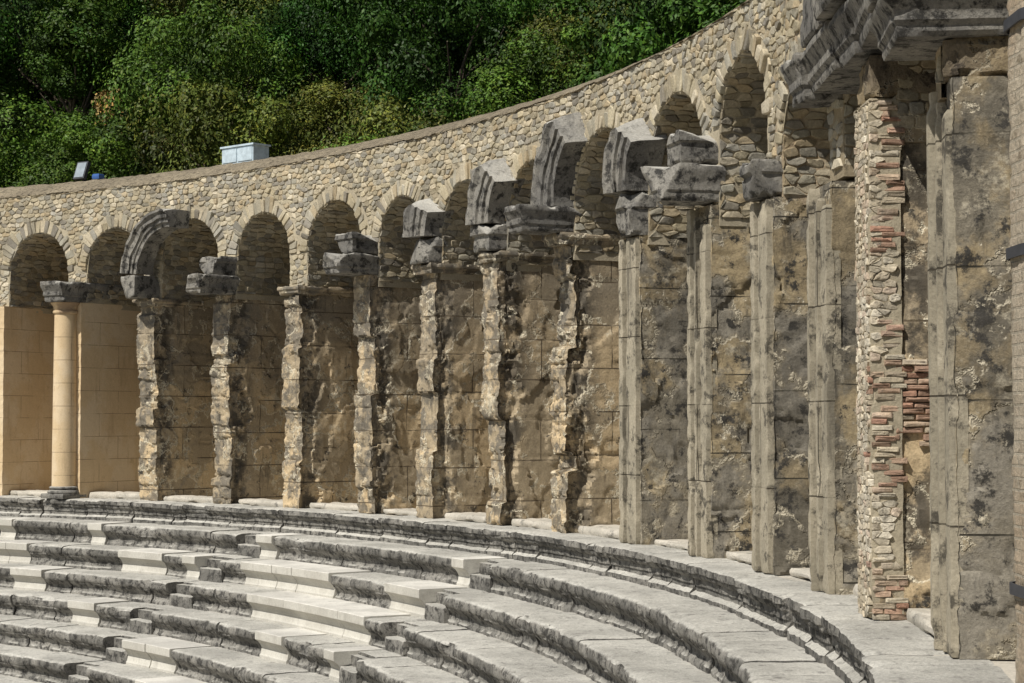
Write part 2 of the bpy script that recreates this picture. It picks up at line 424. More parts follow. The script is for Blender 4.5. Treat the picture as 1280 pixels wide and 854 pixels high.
for i in sorted(TH):
    th=thc(i); base=P(R,th,0)
    e=empty('stone_pier',base,label=LB[i],category='pier',group='piers of the curved arcade'); piers[i]=e
    if i<=0: pier_shaft(i,.03,M['ashlar'],'shaft',e)
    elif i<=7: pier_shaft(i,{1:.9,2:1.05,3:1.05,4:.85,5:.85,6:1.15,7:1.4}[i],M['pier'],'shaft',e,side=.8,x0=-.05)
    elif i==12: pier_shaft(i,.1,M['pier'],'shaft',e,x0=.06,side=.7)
    else: pier_shaft(i,.2,M['piergrey'],'shaft',e,x0=.08 if i==13 else 0.03,side=.75)
    if i in ENT:
        x0,z0,z1,x1=ENT[i]; mb=MB()
        rough_block(mb,th,x0,x1,-.26,.26,z0+.004,z1,prof=cornice if i not in(5,6,8,10) else (lambda t:.05 if t>.6 else 0),amp=.008,seed=i,chip=.035,step=.032,yp=.5,cuts=0 if i in (0,11) else 3)
        mb.obj('cornice_block',M['block'],L(th,x0,0,z0),e,angle=25)
    if i in UP:
        x0,z0,z1,x1=UP[i]; mb=MB()
        rough_block(mb,th,x0,x1,-.25,.25,z0+.01,z1,prof=lambda t:.03 if t>.65 else 0,amp=.008,seed=i+30,chip=.035,step=.032,cuts=3)
        mb.obj('springer_block',M['block'],L(th,x0,0,z0),e,angle=25)
    if i in ARC:
        a0,a1=ARC[i]; tb=(thc(i)+thc(i+1))/2; mb=MB()
        half=(thc(i)-thc(i+1))*math.pi/360*R
        zs=ENT[i][2]+.004
        arch_seg(mb,tb,half-.26,half+.27,-.20,.3,zs,a0,a1,seed=i)
        mb.obj('archivolt_fragment',M['block'],L(tb,-.2,half,zs),e,angle=25)
tb=(thc(1)+thc(2))/2; half=(thc(1)-thc(2))*math.pi/360*R
mb=MB(); arch_seg(mb,tb,half-.22,half+.13,-.46,-.04,4.40,4,96,seed=3,chip=.025)
mb.obj('archivolt',M['block'],L(tb,-.4,half,4.4),piers[1],angle=25,label="partly surviving curved moulded stone arch band")
mb=MB(); rough_block(mb,thc(1),-.5,.2,-.22,.25,4.0,4.44,amp=.008,seed=77,chip=.03,step=.045,cuts=2)
mb.obj('springer_block',M['block'],L(thc(1),-.4,0,4.0),piers[1],angle=25)
for i in (1,3,5,6,7):
    mb=MB(); t=TOP[i]
    rough_block(mb,thc(i),-.07,1.2,-.30,.30,t-.16,t+.004,prof=lambda q:.0 if q<.45 else .03,amp=.008,seed=i+50,chip=.05,step=.04)
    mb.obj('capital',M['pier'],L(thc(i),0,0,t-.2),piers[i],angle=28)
mb=MB(); rough_block(mb,thc(13),.10,2.8,-.27,.27,4.003,5.5,amp=.05,seed=73,chip=.06,step=.05)
mb.obj('upper_masonry',M['blockbr'],L(thc(13),.3,0,4),piers[13],angle=30)
for i,(x_in,strips) in {8:(0,((-.05,.16,.29),(-.02,-.22,.10))),9:(0,((-.07,.17,.29),(-.045,.03,.11),(-.02,-.24,-.04))),10:(0,((-.05,.14,.29),(-.02,-.22,.08))),11:(0,((-.08,.19,.29),(-.04,.04,.14),(-.02,-.24,-.02))),13:(.06,((-.08,.19,.29),(-.04,.06,.13),(-.01,-.24,.0)))}.items():
    for n_,(d,ya,yb) in enumerate(strips):
        mb=MB(); rough_block(mb,thc(i),x_in+d,x_in+.12,ya,yb,.002,TOP[i]-.02-.1*n_*(i%2),amp=.0012,step=.045,seed=i+n_*7,chip=.012)
        mb.obj('jamb_moulding',M['jamb'],L(thc(i),0,ya,0),piers[i],angle=28)
rb=random.Random(12); mb=MB()
rough_block(mb,thc(12),-.0,.26,-.28,.27,.01,4.26,amp=.006,step=.06,seed=8,chip=.01)
mb.obj('rubble_edge_core',M['mortar'],L(thc(12),0,0,0),piers[12])
mb=MB(); UE=.86
def mp12(u,z,h):
    if u<.56: return L(thc(12),-.005-h,.28-u,z)
    return L(thc(12),(u-.56),-.283-h,z)
def isbr(u,z): return (u>.50+.08*nz(z*4,1,1) and z<2.1 and nz(z*1.3,u*2,5.5)>-.04) or (u>.64+.05*nz(z*5,2,2) and nz(z*1.6,3.3,1.1)>.08)
def fold(poly,u):
    if any(p[0]<.56 for p in poly) and any(p[0]>.56 for p in poly): return [(min(p[0],.559),p[1]) if u<.56 else (max(p[0],.561),p[1]) for p in poly]
    return poly
lim=lambda z: .78+.09*nz(z*2.3,1.,4.)+.03*nz(z*9,2,2)
for (ctr,poly) in voro(0,UE,.01,4.24,.06,.05,.17,rb,jz=.3):
    u,z=ctr
    if u>lim(z) or isbr(u,z): continue
    add_stone(mb,fold(poly,u),mp12,rb,mort=.003,h=.007,pal=PALP,amin=.0005)
for (ctr,poly) in bricks(0,UE,.01,4.24,.047,.2,rb):
    u,z=ctr
    if u>lim(z) or not isbr(u,z) or rb.random()<.05: continue
    add_stone(mb,fold(poly,u),mp12,rb,mort=.004,h=.008,pal=PALB if rb.random()<.75 else PALP,amin=.0005,cr=(.02,.04))
mp12b=lambda x,z,h: L(thc(12),x,-.262-h,z)
for (ctr,poly) in bricks(.2,1.0,1.2,2.75,.05,.23,rb):
    x,z=ctr
    if nz(x*2.6,z*2.2,7.7)+.5-1.1*abs(z-2.0)/1.0-(x-.3)*.9<.0: continue
    add_stone(mb,poly,mp12b,rb,mort=.005,h=.016,pal=PALB,amin=.0006,cr=(.02,.04))
mb.obj('rubble_and_brick_edge',M['rubble'],L(thc(12),0,0,0),piers[12],label="ragged edge of pale rubble and reddish brick",angle=50)
def ruin(i,name,x0,x1,y0,y1,z0,z1,mat='block',prof=None,amp=.004,chip=.014,seed=0,cuts=0):
    mb=MB(); rough_block(mb,thc(i),x0,x1,y0,y1,z0,z1,prof=prof,amp=amp,chip=chip,seed=seed,step=.045,cuts=cuts)
    mb.obj(name,M[mat],L(thc(i),x0,0,z0),piers[i],angle=22)
ruin(12,'cornice_block',-.12,1.0,-.34,.42,4.62,5.03,prof=cornice,seed=91)
ruin(12,'lintel_block',-.14,1.0,.50,1.86,4.66,5.05,prof=cornice,seed=97)
ruin(12,'upper_block',-.32,1.0,-.45,.55,5.06,5.7,seed=95)
ruin(12,'upper_block',-.26,1.0,.64,1.7,5.06,5.6,seed=99,cuts=1)
ruin(13,'lintel_block',-.36,1.2,.62,1.80,4.60,5.02,prof=cornice,seed=92)
ruin(13,'cornice_block',-.30,1.2,-.36,.56,4.27,4.60,prof=cornice,seed=96)
ruin(13,'upper_block',-.44,1.2,-.45,.50,4.61,5.3,seed=98)
ruin(13,'rubble_core',.04,1.2,-.27,.3,4.01,4.26,mat='blockbr',seed=93,amp=.03,chip=.05)
ruin(12,'rubble_core',.02,1.0,-.3,.3,4.27,4.61,mat='blockbr',seed=94,amp=.03,chip=.05)

# column at pier 0
th=thc(0); mb=MB(); cxr=-.12
def disc(r,z,n=40):
    c=L(th,cxr,0.05,z); return [(c[0]+r*math.cos(2*math.pi*k/n),c[1]+r*math.sin(2*math.pi*k/n),z) for k in range(n)]
secs=[]
for k in range(31):
    z=.24+3.52*k/30; secs.append(disc(.25-.025*(k/30)**1.5,z))
def uvd(secs): return [[(j/40*1.8,s[0][2]) for j in range(40)] for s in secs]
mb.loft(secs,uvd(secs)); mb.obj('column_shaft',M['ashlar'],L(th,cxr,.05,.2),piers[0],label="smooth pale round column shaft")
mb=MB(); rough_block(mb,th,cxr-.33,cxr+.3,-.28,.38,0,.1,amp=.004)
secs=[disc(r,z) for r,z in ((.32,.1),(.34,.125),(.32,.16),(.28,.17),(.28,.19),(.305,.21),(.29,.235),(.26,.245))]
mb.loft(secs); mb.obj('column_base',M['block'],L(th,cxr,.05,0),piers[0])
mb=MB(); secs=[disc(r,z) for r,z in ((.23,3.76),(.26,3.79),(.26,3.83),(.24,3.84),(.25,3.92),(.31,3.99),(.31,4.0))]
mb.loft(secs); mb.obj('column_capital',M['ashlar'],L(th,cxr,.05,3.8),piers[0])

# ------------------------------------------------------------ brick column with iron bands (rounded corners)
bx,by,bl=3.13,11.3,.6
e=empty('brick_column',(bx+.35,by+.3,0),label="tall pale brick column held by thin iron bands",category='column')
def rrect(o,rc,nn=5):
    pts=[]; X0,X1,Y0,Y1=bx-o,bx+.8+o,by-o,by+bl+o
    for (cx_,cy_,a0) in ((X1-rc,Y0+rc,-90),(X1-rc,Y1-rc,0),(X0+rc,Y1-rc,90),(X0+rc,Y0+rc,180)):
        for k in range(nn+1):
            a=RAD(a0+90*k/nn); pts.append((cx_+rc*math.cos(a),cy_+rc*math.sin(a)))
    out=[]
    for k in range(len(pts)):
        a,b=pts[k],pts[(k+1)%len(pts)]; n=max(1,int(math.dist(a,b)/.05))
        for j in range(n): out.append((a[0]+(b[0]-a[0])*j/n,a[1]+(b[1]-a[1])*j/n))
    return out
per=rrect(0,.16); dist=[0]
for k in range(1,len(per)): dist.append(dist[-1]+math.dist(per[k],per[k-1]))
mb=MB(); secs=[];uvs=[]
for k in range(170):
    z=5.6*k/169; sec=[];uv=[]
    for j,(x,y) in enumerate(per):
        q=.016*fb(x*5,y*5,z*5)+.014*nz(x*14,y*14,z*18)
        sec.append((x+q,y+q*.8,z)); uv.append((dist[j],z))
    secs.append(sec);uvs.append(uv)
mb.loft(secs,uvs); mb.obj('shaft',M['brick'],(bx+.35,by+.3,0),e)
for z in (.55,2.64,4.08):
    mb=MB(); out=rrect(.028,.17); inn=rrect(.008,.16)
    m_=min(len(out),len(inn)); out=rrect(.028,.17); inn=[(bx+.4+(x-bx-.4)*.965,by+.3+(y-by-.3)*.955) for x,y in out]
    secs=[[(p[0],p[1],z) for p in out],[(p[0],p[1],z+.07) for p in out],[(p[0],p[1],z+.07) for p in inn],[(p[0],p[1],z) for p in inn],[(p[0],p[1],z) for p in out]]
    mb.loft(secs,caps=False); mb.obj('iron_band',M['steel'],(bx,by,z),e,smooth=False)

# ------------------------------------------------------------ rubble arcade wall
ZT=6.32
idx=sorted([i for i in TH if i<=10])
wall=empty('arcade_wall',P(RW,33,4.0),label="curved rubble stone wall pierced by round arches",category='wall')
bays=[]
for a,b in zip(idx[:-1],idx[1:]):
    th0,th1=thc(a),thc(b); c=(th0+th1)/2; hw=RAD(th0-th1)/2*RW; bays.append((c,hw,hw-TW/2+.01,4.93 if b==10 else (4.77 if b==9 else 4.66)))
ruinb=[]
for a,b in ((10,11),(11,12),(12,13)):
    th0,th1=thc(a),thc(b); c=(th0+th1)/2; hw=RAD(th0-th1)/2*RW; ruinb.append((c,hw,hw-TW/2+.01,4.45))
DEP=2.8
def body(bl_,zt,name,mat,parent):
    mb=MB()
    for (c,hw,a,zs) in bl_:
        def q(s,z,w): return P(RW+w,c+math.degrees(s/RW),z)
        n=18
        arc=[(-a*math.cos(math.pi*k/n),zs+a*math.sin(math.pi*k/n)) for k in range(n+1)]
        for s0,s1 in ((-hw,-a),(a,hw)):
            mb.f.append(tuple([mb.vert(q(s0,3.9,0)),mb.vert(q(s1,3.9,0)),mb.vert(q(s1,zt,0)),mb.vert(q(s0,zt,0))]))
            mb.f.append(tuple([mb.vert(q(s0,3.9,0)),mb.vert(q(s1,3.9,0)),mb.vert(q(s1,3.9,DEP)),mb.vert(q(s0,3.9,DEP))]))
        for k in range(n):
            (s0,z0),(s1,z1)=arc[k],arc[k+1]
            mb.f.append(tuple([mb.vert(q(s0,z0,0)),mb.vert(q(s1,z1,0)),mb.vert(q(s1,zt,0)),mb.vert(q(s0,zt,0))]))
        path=[(-a,3.9)]+arc+[(a,3.9)]
        ws=[0,.5,1,1.6,2.2,DEP]
        for k in range(len(path)-1):
            for m in range(len(ws)-1):
                mb.f.append(tuple([mb.vert(q(*path[k],ws[m])),mb.vert(q(*path[k+1],ws[m])),mb.vert(q(*path[k+1],ws[m+1])),mb.vert(q(*path[k],ws[m+1]))]))
    return mb.obj(name,mat,P(RW,bl_[0][0],4),parent,smooth=False,recalc=False)
body(bays,ZT,'mortar_core',M['mortar'],wall)
body(ruinb,ZT,'ruined_vault',M['plaster'],wall)
def ring(mb,prof,t0,t1,st=1.0,amp=0,closed=True):
    n=int(abs(t1-t0)/st); secs=[]
    for k in range(n+1):
        t=t0+(t1-t0)*k/n; sec=[]
        for j,(r,z) in enumerate(prof):
            w=P(r,t,z); d=amp*(fb(w[0]*1.6+j,w[1]*1.6,z*2)+1.1*nz(w[0]*8+j,w[1]*8,z*2)) if amp else 0
            sec.append(P(r+d,t,z+d*.7))
        secs.append(sec)
    mb.loft(secs,closed=closed)
mb=MB(); ring(mb,[(RW+DEP,-.1),(RW+DEP+.6,-.1),(RW+DEP+.6,6.3),(RW+DEP,6.3)],-7,68)
mb.obj('back_wall',M['plaster'],P(31,33,0),wall,smooth=False)
mb=MB()
prof=[(RW-.02,ZT+.003),(RW-.02,ZT+.02),(RW+.08,ZT+.07),(RW+.2,ZT+.13),(RW+.35,ZT+.20),(RW+.5,ZT+.26),(RW+.65,ZT+.31),(RW+.8,ZT+.35),(RW+1.6,ZT+.37),(RW+DEP+.7,ZT+.37),(RW+DEP+.7,ZT+.003)]
ring(mb,prof,-5.4,68,.10,.035)
mb.obj('coping',M['coping'],P(RW,33,ZT),wall,angle=45)

rnd=random.Random(5)
mpf=lambda s,z,h: P(RW-h,math.degrees(s/RW),z)
bc=[(RAD(c)*RW,a,zs) for (c,hw,a,zs) in bays+ruinb]; RING=.25
def facing(s0,s1,zb,zt,hr,lm,lx,drop,name,label=None):
    mb=MB()
    for (ctr,poly) in voro(s0,s1,zb,zt,hr,lm,lx,rnd,ax=.55,jz=.34):
        skip=False; pp=poly
        for (s,a,ZS) in bc:
            dx=ctr[0]-s
            if abs(dx)>1.6: continue
            Ro=a+RING
            if ctr[1]>=ZS:
                if math.hypot(dx,ctr[1]-ZS)<Ro: skip=True;break
            elif abs(dx)<a+.02: skip=True;break
            np_=[]
            for (x,z) in pp:
                ex=x-s
                if z>=ZS:
                    d=math.hypot(ex,z-ZS)
                    if d<Ro: f=Ro/max(d,.01); x=s+ex*f; z=ZS+(z-ZS)*f
                elif abs(ex)<a+.005: x=s+math.copysign(a+.005,ex)
                np_.append((x,z))
            pp=np_
        if skip or rnd.random()<drop: continue
        add_stone(mb,pp,mpf,rnd,h=.018,mort=.007,amin=.0008)
    for bi,(s,a,ZS) in enumerate(bc):
        if not(s0<s<s1): continue
        al=0; near=s<RAD(13)*RW
        while al<178:
            da=rnd.uniform(4.5,9.)
            if al+da>176: da=180-al
            l=rnd.uniform(.16,.32)
            pts=[]
            for ro,aa in ((a-.01,al),(a+l,al+rnd.uniform(-1,1)),(a+l+rnd.uniform(-.04,.04),al+da),(a-.01,al+da)):
                pts.append((s+ro*math.cos(RAD(aa)),ZS+ro*math.sin(RAD(aa))))
            if not(near and rnd.random()<.15): add_stone(mb,pts,mpf,rnd,mort=.007,h=.026 if not near else .035,dark=.96)
            al+=da
    mb.obj(name,M['rubble'],P(RW,math.degrees((s0+s1)/2/RW),5),wall,angle=50,label=label)
sb=RAD(thc(10)-.9)*RW
facing(sb,RAD(65.5)*RW,4.0,ZT,.088,.07,.26,0,'rubble_facing')
facing(RAD(thc(13))*RW,sb,4.0,ZT,.10,.1,.3,.10,'ruined_rubble_facing',"broken rubble masonry beside the tall arch")
mb=MB()
for (c,hw,a,ZS) in bays+ruinb:
    jl=ZS-4.0; tot=2*jl+math.pi*a
    def mpi(q,w,h,c=c,a=a,ZS=ZS,jl=jl):
        if q<jl: s,z=-a,4.0+q; nx,nz_=1,0
        elif q<jl+math.pi*a:
            t=(q-jl)/a; s,z=-a*math.cos(t),ZS+a*math.sin(t); nx,nz_=math.cos(t),-math.sin(t)
        else: s,z=a,ZS-(q-jl-math.pi*a); nx,nz_=-1,0
        return P(RW+w,c+math.degrees((s+nx*h)/RW),z+nz_*h)
    for (ctr,poly) in voro(0,2.1,0,tot,.10,.10,.32,rnd):
        add_stone(mb,[(y,x) for x,y in poly],mpi,rnd,mort=.007,h=.016,dark=.84)
mb.obj('vault_stones',M['rubble'],P(RW,33,4.8),wall,angle=50)

# ------------------------------------------------------------ seating rows
RH=.405; RD=.665; R0=27.22
tread=[(.86,-.43),(.86,-.2),(.86,0),(.7,.0),(.55,.0),(.42,0),(.3,0),(.2,0),(.12,0)]
old_prof=tread+[(.06,-.002),(.025,-.008),(.004,-.028),(-.004,-.07),(-.002,-.11),(.012,-.145),(.035,-.165),(.05,-.175),(.056,-.195),(.09,-.22),(.12,-.25),(.13,-.29),(.12,-.335),(.09,-.365),(.085,-.43)]
corn_prof=tread+[(.03,-.003),(0,-.015),(-.005,-.055),(0,-.095),(.025,-.102),(.03,-.13),(.05,-.155),(.085,-.17),(.09,-.21),(.09,-.245),(.11,-.25),(.11,-.31),(.07,-.33),(.04,-.345),(.04,-.43)]
new_prof=[(.86,-.43),(.86,-.2),(.86,.004),(.5,.004),(.2,.004),(.01,.004),(0,-.006),(-.002,-.08),(0,-.125),(.03,-.15),(.055,-.165),(.09,-.21),(.115,-.26),(.10,-.34),(.08,-.37),(.08,-.43)]
stair_prof=[(.86,-.43),(.86,-.2),(.86,0),(.7,0),(.5,0),(.37,-.0),(.36,-.01),(.36,-.1),(.36,-.2),(.2,-.203),(.07,-.203),(.06,-.215),(.06,-.3),(.06,-.43)]
stairs=[25.0,41.5]
def seat_block(mb,k,t0,t1,prof,new,rnd,rk):
    length=RAD(t1-t0)*rk; n=max(4,int(length/.05)) if not new else 3
    z0=-RH*k; dz=rnd.uniform(-.014,.010) if not new else 0; dr=rnd.uniform(-.025,.018) if not new else rnd.uniform(-.025,-.0)
    g=.8*.012/rk*57.3 if not new else .3*.008/rk*57.3
    tl=rnd.uniform(-.010,.010); secs=[]
    er=rnd.uniform(.35,1.0) if k else rnd.uniform(.25,.6)
    if rnd.random()<.15: er*=1.8
    for i in range(n+1):
        u=i/n; t=t0+g+(t1-t0-2*g)*u; sec=[]
        endw=math.exp(-(min(u,1-u)*length/.04)**2)
        a=RAD(t); wx0,wy0=rk*math.cos(a),rk*math.sin(a)
        for (p,z) in prof:
            if new: sec.append(P(rk+p+dr,t,z0+z+dz)); continue
            wx,wy=wx0*(1+p/rk),wy0*(1+p/rk)
            fr=sstep(.3,0,p)
            n1=fb(wx*3.1,wy*3.1,(z0+z)*3.1+k); n2=nz(wx*9,wy*9,(z0+z)*9)
            ch=max(0,nz(wx*2.4+40,wy*2.4,k*3.1)-.08)*.18*er*sstep(.2,0,p)*sstep(-.26,-.05,z)
            ch+=.026*er*(cel(wx*3.5+n1*.4,wy*3.5,k+.5)>.7)*sstep(.08,.01,p)*sstep(-.22,-.1,z)
            dp=fr*(.014*n1*er+.012*n2+ch+endw*.022)
            dzz=.007*n1+.005*n2-(ch*.4+endw*.014)*(1 if z>-.03 else -.2)
            if p>.8: dp=0
            sec.append(P(rk+p+dr+dp,t,z0+z+dz+tl*(u-.5)+dzz))
        secs.append(sec)
    mb.loft(secs)
NR=12
for k in range(NR):
    rk=R0-RD*k; rnd=random.Random(1540+k)
    old=MB(); news=[]
    ring(old,[(rk+.25,-RH*k-.05),(rk+.84,-RH*k-.05),(rk+.84,-RH*k-.42),(rk+.25,-RH*k-.42)],-13,76,2)
    hw_=.36/rk*57.3
    segs=[]; t=-13.0
    cuts=sorted([s+rnd.uniform(-.6,.6) for s in stairs]) if k>0 else []
    for c in cuts+[None]:
        end=(c-hw_) if c is not None else 76
        while t<end-.01:
            fl=0
            if rnd.random()<(.13 if t<26 else .24): fl=2
            if k in (1,2,3) and t>48 and rnd.random()<.15: fl=2
            if segs and segs[-1][2]==9 and rnd.random()<.35: fl=2
            w=(rnd.choice((.6,.8,1.1,1.4,1.8)) if not fl else rnd.choice((.4,.6,.9,1.3)))*rnd.uniform(.9,1.1)/rk*57.3
            if end-(t+w)<.45/rk*57.3: w=end-t
            segs.append((t,t+w,fl)); t+=w
        if c is not None: segs.append((t,t+2*hw_,9)); t+=2*hw_
    for (a,b,fl) in segs:
        if k==0: fl=0
        if a<6 and fl==2: fl=0
        if fl==2: news.append((a,b))
        elif fl==9: seat_block(old,k,a,b,stair_prof,False,rnd,rk)
        else: seat_block(old,k,a,b,corn_prof if k==0 else old_prof,False,rnd,rk)
    ob=old.obj('seating_row',M['seat'],P(rk,33,-RH*k),label=("moulded cornice row of weathered grey stone below the arcade" if k==0 else "curved tier of weathered grey stone seating blocks"),category='stone seating',group='curved tiers of theatre seating',angle=40)
    for (a,b) in news:
        mb=MB(); seat_block(mb,k,a,b,new_prof,True,rnd,rk)
        mb.obj('replacement_block',M['newseat'],P(rk,(a+b)/2,-RH*k),ob,angle=25,label="smooth pale new marble seat block")
ks=sorted(TH)
for a,b in zip(ks[:-1],ks[1:]):
    c=(thc(a)+thc(b))/2; hw=RAD(thc(a)-thc(b))/2*R-TW/2-.02
    mb=MB(); rough_block(mb,c,.18,.75,-hw,hw,.0,random.uniform(.07,.13),amp=.012,chip=.02,step=.07,seed=a)
    mb.obj('threshold_slab',M['floor'],P(R+.4,c,0),label="low pale stone sill laid between two piers",category='stone sill',group='sills between the arcade piers')

# ------------------------------------------------------------ ground structures
mb=MB(); ring(mb,[(R0+.5,-.012),(RW+DEP+.1,-.012),(RW+DEP+.1,-.5),(R0+.5,-.5)],-40,90,1.5)
mb.obj('gallery_floor',M['floor'],P(28,33,0),kind='structure',label="pale dusty stone gallery floor",category='floor',smooth=False)
mb=MB(); rl=R0-RD*(NR-1)
ring(mb,[(R0+.5,-.45),(rl+.4,-RH*(NR-1)-.42),(9,-RH*34),(9,-16),(R0+.5,-16)],-40,90,2)
mb.obj('cavea_slope',M['ground'],P(20,33,-4),kind='structure',label="sloping bed of the theatre seating",category='ground',smooth=False)
mb=MB()
S=4000; v=[mb.vert((x,y,-14.2)) for x,y in ((-S,-S),(S,-S),(S,S),(-S,S))]; mb.f.append(tuple(v))
mb.obj('ground',M['ground'],(0,0,-14.2),kind='structure',label="dry dusty ground plain",category='ground',smooth=False)
def hz(r,t):
    a=RAD(t); x,y=r*math.cos(a),r*math.sin(a)
    base=3.6+.62*(min(r,95)-31)-.0025*max(0,r-60)**2*(1 if r<95 else 0)-(.0025*35**2 if r>=95 else 0)-max(0,r-95)*.15
    e=sstep(-75,-35,t)*sstep(155,120,t)
    return -14.3+(base+14.3+1.5*fb(x*.06,y*.06,0))*e*sstep(260,120,r)
mb=MB(); rs=[31.2,33,35,38,41,45,49,54,60,67,75,85,95,110,130,160,200,262]
ts=np.linspace(-80,160,121); secs=[[ P(r,t,hz(r,t)) for r in rs] for t in ts]
mb.loft(secs,closed=False); mb.obj('hillside',M['hill'],P(50,60,10),kind='structure',label="steep wooded hillside with soil coloured dark for shade between shrubs",category='hill')

# ------------------------------------------------------------ objects on wall top
def lbox(mb,th,x0,x1,y0,y1,z0,z1,r=RW):
    mb.loft([[L(th,a,b,z,r) for a,b in ((x0,y0),(x1,y0),(x1,y1),(x0,y1))] for z in (z0,z1)])
tc=48.0; zc=6.69
e=empty('utility_cabinet',L(tc,1.1,0,zc,RW),label="pale blue metal utility cabinet on top of the wall",category='cabinet')
mb=MB(); lbox(mb,tc,.9,1.3,-.48,.48,zc-.02,zc+.32); mb.obj('body',M['white'],L(tc,1.1,0,zc,RW),e,smooth=False)
mb=MB(); lbox(mb,tc,.87,1.33,-.51,.51,zc+.324,zc+.36); mb.obj('lid',M['white'],L(tc,1.1,0,zc+.3,RW),e,smooth=False)
for yy in (-.235,.235):
    mb=MB(); lbox(mb,tc,.885,.898,yy-.215,yy+.215,zc+.03,zc+.29); mb.obj('door',M['white'],L(tc,.9,yy,zc,RW),e,smooth=False)
tc=57.4
e=empty('floodlight',L(tc,.9,0,zc,RW),label="small grey floodlight on a bracket atop the wall",category='lamp')
c=Vector(L(tc,.9,0,zc+.2,RW))
def obox(name,mat,cx,hx,hy,hz_,tilt,dz=0):
    mb=MB(); pts=[]
    for z in (-hz_,hz_):
        sec=[]
        for x,y in ((-hx,-hy),(hx,-hy),(hx,hy),(-hx,hy)):
            x2=(x+cx)*math.cos(tilt)-z*math.sin(tilt); z2=(x+cx)*math.sin(tilt)+z*math.cos(tilt)
            sec.append(L(tc,.9+x2,y,zc+.22+z2+dz,RW))
        pts.append(sec)
    mb.loft(pts); mb.obj(name,mat,tuple(c),e,smooth=False)
obox('lamp_housing',M['steel'],0,.04,.16,.20,-.35)
obox('lamp_glass',M['glass'],-.046,.004,.13,.17,-.35)
obox('bracket',M['steel'],.07,.02,.03,.17,0,-.08)
tc=56.4; mb=MB(); rough_block(mb,tc,.95,1.12,-.1,.1,6.69,6.80,amp=.01,step=.05)
mb.obj('plastic_crate',M['blue'],L(tc,1.05,0,6.72),label="small blue plastic container on the wall top",category='container')

# ------------------------------------------------------------ trees
def crown_mesh(name,mat,seed,rx,rz,nl,ls,ncl=22):
    rs_=np.random.RandomState(seed)
    V=[];Cc=[];cl=[]
    for _ in range(ncl):
        a=rs_.rand()*6.283; rr=rx*(.25+.7*rs_.rand()**.6); z=rz*(.2+1.7*rs_.rand())
        k=math.sqrt(max(.08,1-((z-rz)/(rz*1.1))**2)); cl.append((rr*math.cos(a)*k,rr*math.sin(a)*k,z,rx*rs_.uniform(.16,.40)))
    per=nl//ncl
    for (x,y,z,r) in cl:
        d=rs_.normal(size=(per,3)); d/=np.linalg.norm(d,axis=1)[:,None]
        rad=r*(.7+.4*rs_.rand(per))*(1+.3*np.sin(d[:,0]*6+x*3)*np.cos(d[:,1]*5+z))
        c=np.stack([x+d[:,0]*rad,y+d[:,1]*rad,z+d[:,2]*rad*.8],1)
        n=d+rs_.normal(size=(per,3))*.45; n[:,2]+=.25; n/=np.linalg.norm(n,axis=1)[:,None]
        t=np.cross(n,rs_.normal(size=(per,3))); t/=np.linalg.norm(t,axis=1)[:,None]; b=np.cross(n,t)
        s=ls*(.6+.8*rs_.rand(per))[:,None]
        q=np.stack([c-t*s,c+b*s*.5-t*s*.1,c+t*s,c-b*s*.5-t*s*.1],1)
        V.append(q.reshape(-1,3))
        tone=(.6+.7*rs_.rand(per))*(rs_.uniform(.4,1.6)); yl=rs_.rand(per)**3
        col=np.stack([tone*(1+.7*yl),tone*(1+.25*yl),tone*.85,np.ones(per)],1)
        Cc.append(np.repeat(col,4,0))
    V=np.concatenate(V); Cc=np.concatenate(Cc)
    me=bpy.data.meshes.new(name)
    me.from_pydata(V.tolist(),[],np.arange(len(V)).reshape(-1,4).tolist())
    ca=me.color_attributes.new('col','FLOAT_COLOR','POINT'); ca.data.foreach_set('color',Cc.astype(np.float32).ravel())
    me.materials.append(mat); return me
def trunk_mesh(name,seed,h,rx,nb=7,twigs=0):
    r_=random.Random(seed); mb=MB()
    def limb(p0,p1,r0,r1,n=4):
        secs=[]; p0=Vector(p0);p1=Vector(p1); off=Vector((r_.uniform(-1,1),r_.uniform(-1,1),0))*(p1-p0).length*.08
        for k in range(n+1):
            t=k/n; c=p0.lerp(p1,t)+off*math.sin(t*3.14); r=r0+(r1-r0)*t
            d=(p1-p0).normalized(); a=d.orthogonal().normalized(); b=d.cross(a)
            secs.append([tuple(c+a*r*math.cos(q)+b*r*math.sin(q)) for q in [j*2*math.pi/6 for j in range(6)]])
        mb.loft(secs)
    limb((0,0,-.6),(r_.uniform(-.2,.2),r_.uniform(-.2,.2),h*.6),.13 if not twigs else .05,.06 if not twigs else .03)
    for k in range(nb):
        a=k*2.4+r_.random(); z0=h*r_.uniform(.1,.5); e=(rx*.6*math.cos(a),rx*.6*math.sin(a),h*r_.uniform(.6,1.0))
        limb((0,0,z0),e,.05 if not twigs else .03,.015 if not twigs else .008)
        for _ in range(twigs):
            t=r_.uniform(.3,1); b=(e[0]*t,e[1]*t,z0+(e[2]-z0)*t)
            limb(b,(b[0]+r_.uniform(-.8,.8),b[1]+r_.uniform(-.8,.8),b[2]+r_.uniform(.2,1.1)),.012,.004,2)
    me=bpy.data.meshes.new(name); me.from_pydata(mb.v,[],mb.f); me.materials.append(M['bark']); return me
var=[]
specs=[('leaf',1.9,1.5,26000,.043),('leaf',2.4,1.9,35000,.047),('leaf',1.3,2.2,26000,.041),('leaf2',2.1,1.4,26000,.043),('leaf',2.8,2.2,44000,.049),('leaf2',1.5,1.1,17000,.041),('leafdry',1.4,1.0,9000,.045)]
for n,(m,rx,rz,nl,ls) in enumerate(specs):
    var.append((crown_mesh('crown_leaves',M[m],n+3,rx,rz,nl,ls,ncl=26 if n!=6 else 16),trunk_mesh('trunk_wood',n,rz*1.5,rx)))
bare=trunk_mesh('bare_wood',99,2.6,1.6,nb=12,twigs=12)
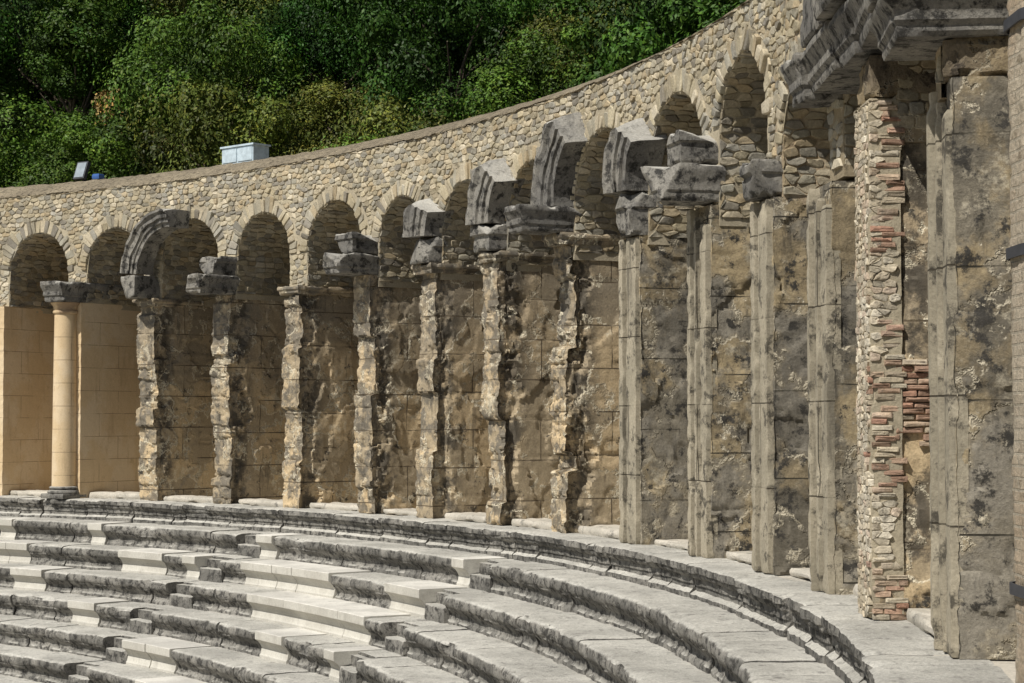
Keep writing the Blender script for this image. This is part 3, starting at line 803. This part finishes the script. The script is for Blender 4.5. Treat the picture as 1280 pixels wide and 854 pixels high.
rt=random.Random(21); placed=[]; tries=0
lab={0:"dense dark green shrub tree on the hillside",1:"broad green shrub tree on the hillside",2:"upright dark green tree on the hillside",3:"olive green shrub on the hillside",4:"large spreading green tree on the hillside",5:"low olive coloured bush on the slope",6:"dry brown leaved bush on the slope"}
while tries<9000 and len(placed)<180:
    tries+=1
    px=rt.uniform(-150,1000); d=rt.uniform(34,78)
    x=(px-640)/2350*d; y=d
    r=math.hypot(x-CX,y-CY); t=math.degrees(math.atan2(y-CY,x-CX))
    if r<33.2 or r>68: continue
    if any((x-a)**2+(y-b)**2<(1.9+.012*(d-34)*2)**2 for a,b in placed): continue
    z=hz(r,t)
    if (z-1.65)/d>.26: continue
    placed.append((x,y))
    u=rt.random(); low=(px>150 and r<42)
    v=0 if u<.2 else 1 if u<.38 else 2 if u<.58 else 3 if u<.70 else 4 if u<.88 else 5 if u<.96 else 6
    if low and rt.random()<.35: v=rt.choice((3,5,6,6))
    if px>620 and v==6: v=3
    s=rt.uniform(.75,1.25); rz=rt.random()*6.28
    if rt.random()<.05 and px<650:
        ob=bpy.data.objects.new('bare_shrub',bare); ob.location=(x,y,z+.8); ob.scale=(s,s,s*1.2); ob.rotation_euler=(0,0,rz); sc.collection.objects.link(ob)
        tag(ob,"leafless grey shrub with many thin twigs","shrub","trees and shrubs on the hillside"); continue
    tr=bpy.data.objects.new('shrub_tree',None); tr.empty_display_size=.3; tr.location=(x,y,z-.3); tr.scale=(s,s,s*rt.uniform(.85,1.3)); tr.rotation_euler=(0,0,rz); sc.collection.objects.link(tr)
    tag(tr,lab[v],"tree","trees and shrubs on the hillside")
    for nm,me in (('crown',var[v][0]),('trunk',var[v][1])):
        o=bpy.data.objects.new(nm,me); o.parent=tr; sc.collection.objects.link(o)

# ------------------------------------------------------------ light / camera
w=bpy.data.worlds.new("World"); sc.world=w; w.use_nodes=True
nt=w.node_tree; sky=nt.nodes.new('ShaderNodeTexSky'); sky.sky_type='NISHITA'; sky.sun_disc=False
sd=Vector((-.71,-.704,0)).normalized(); el=RAD(52)
sky.sun_elevation=el; sky.sun_rotation=math.atan2(sd.x,sd.y)
bg=nt.nodes['Background']; nt.links.new(sky.outputs[0],bg.inputs[0]); bg.inputs[1].default_value=.058
sl=bpy.data.lights.new('sun','SUN'); sl.energy=5.0; sl.angle=RAD(.5); sl.color=(1,.955,.87)
so=bpy.data.objects.new('sun',sl); sc.collection.objects.link(so)
dirv=Vector((sd.x*math.cos(el),sd.y*math.cos(el),math.sin(el)))
so.rotation_euler=dirv.to_track_quat('Z','Y').to_euler(); so.location=dirv*80
cam=bpy.data.cameras.new('camera'); co=bpy.data.objects.new('camera',cam); sc.collection.objects.link(co)
cam.sensor_width=36; cam.lens=66.1; cam.clip_end=6000; cam.clip_start=.1
co.location=(0,0,1.65); co.rotation_euler=(RAD(92.31),0,0); sc.camera=co
sc.view_settings.view_transform='Standard'; sc.view_settings.look='None'; sc.view_settings.exposure=0
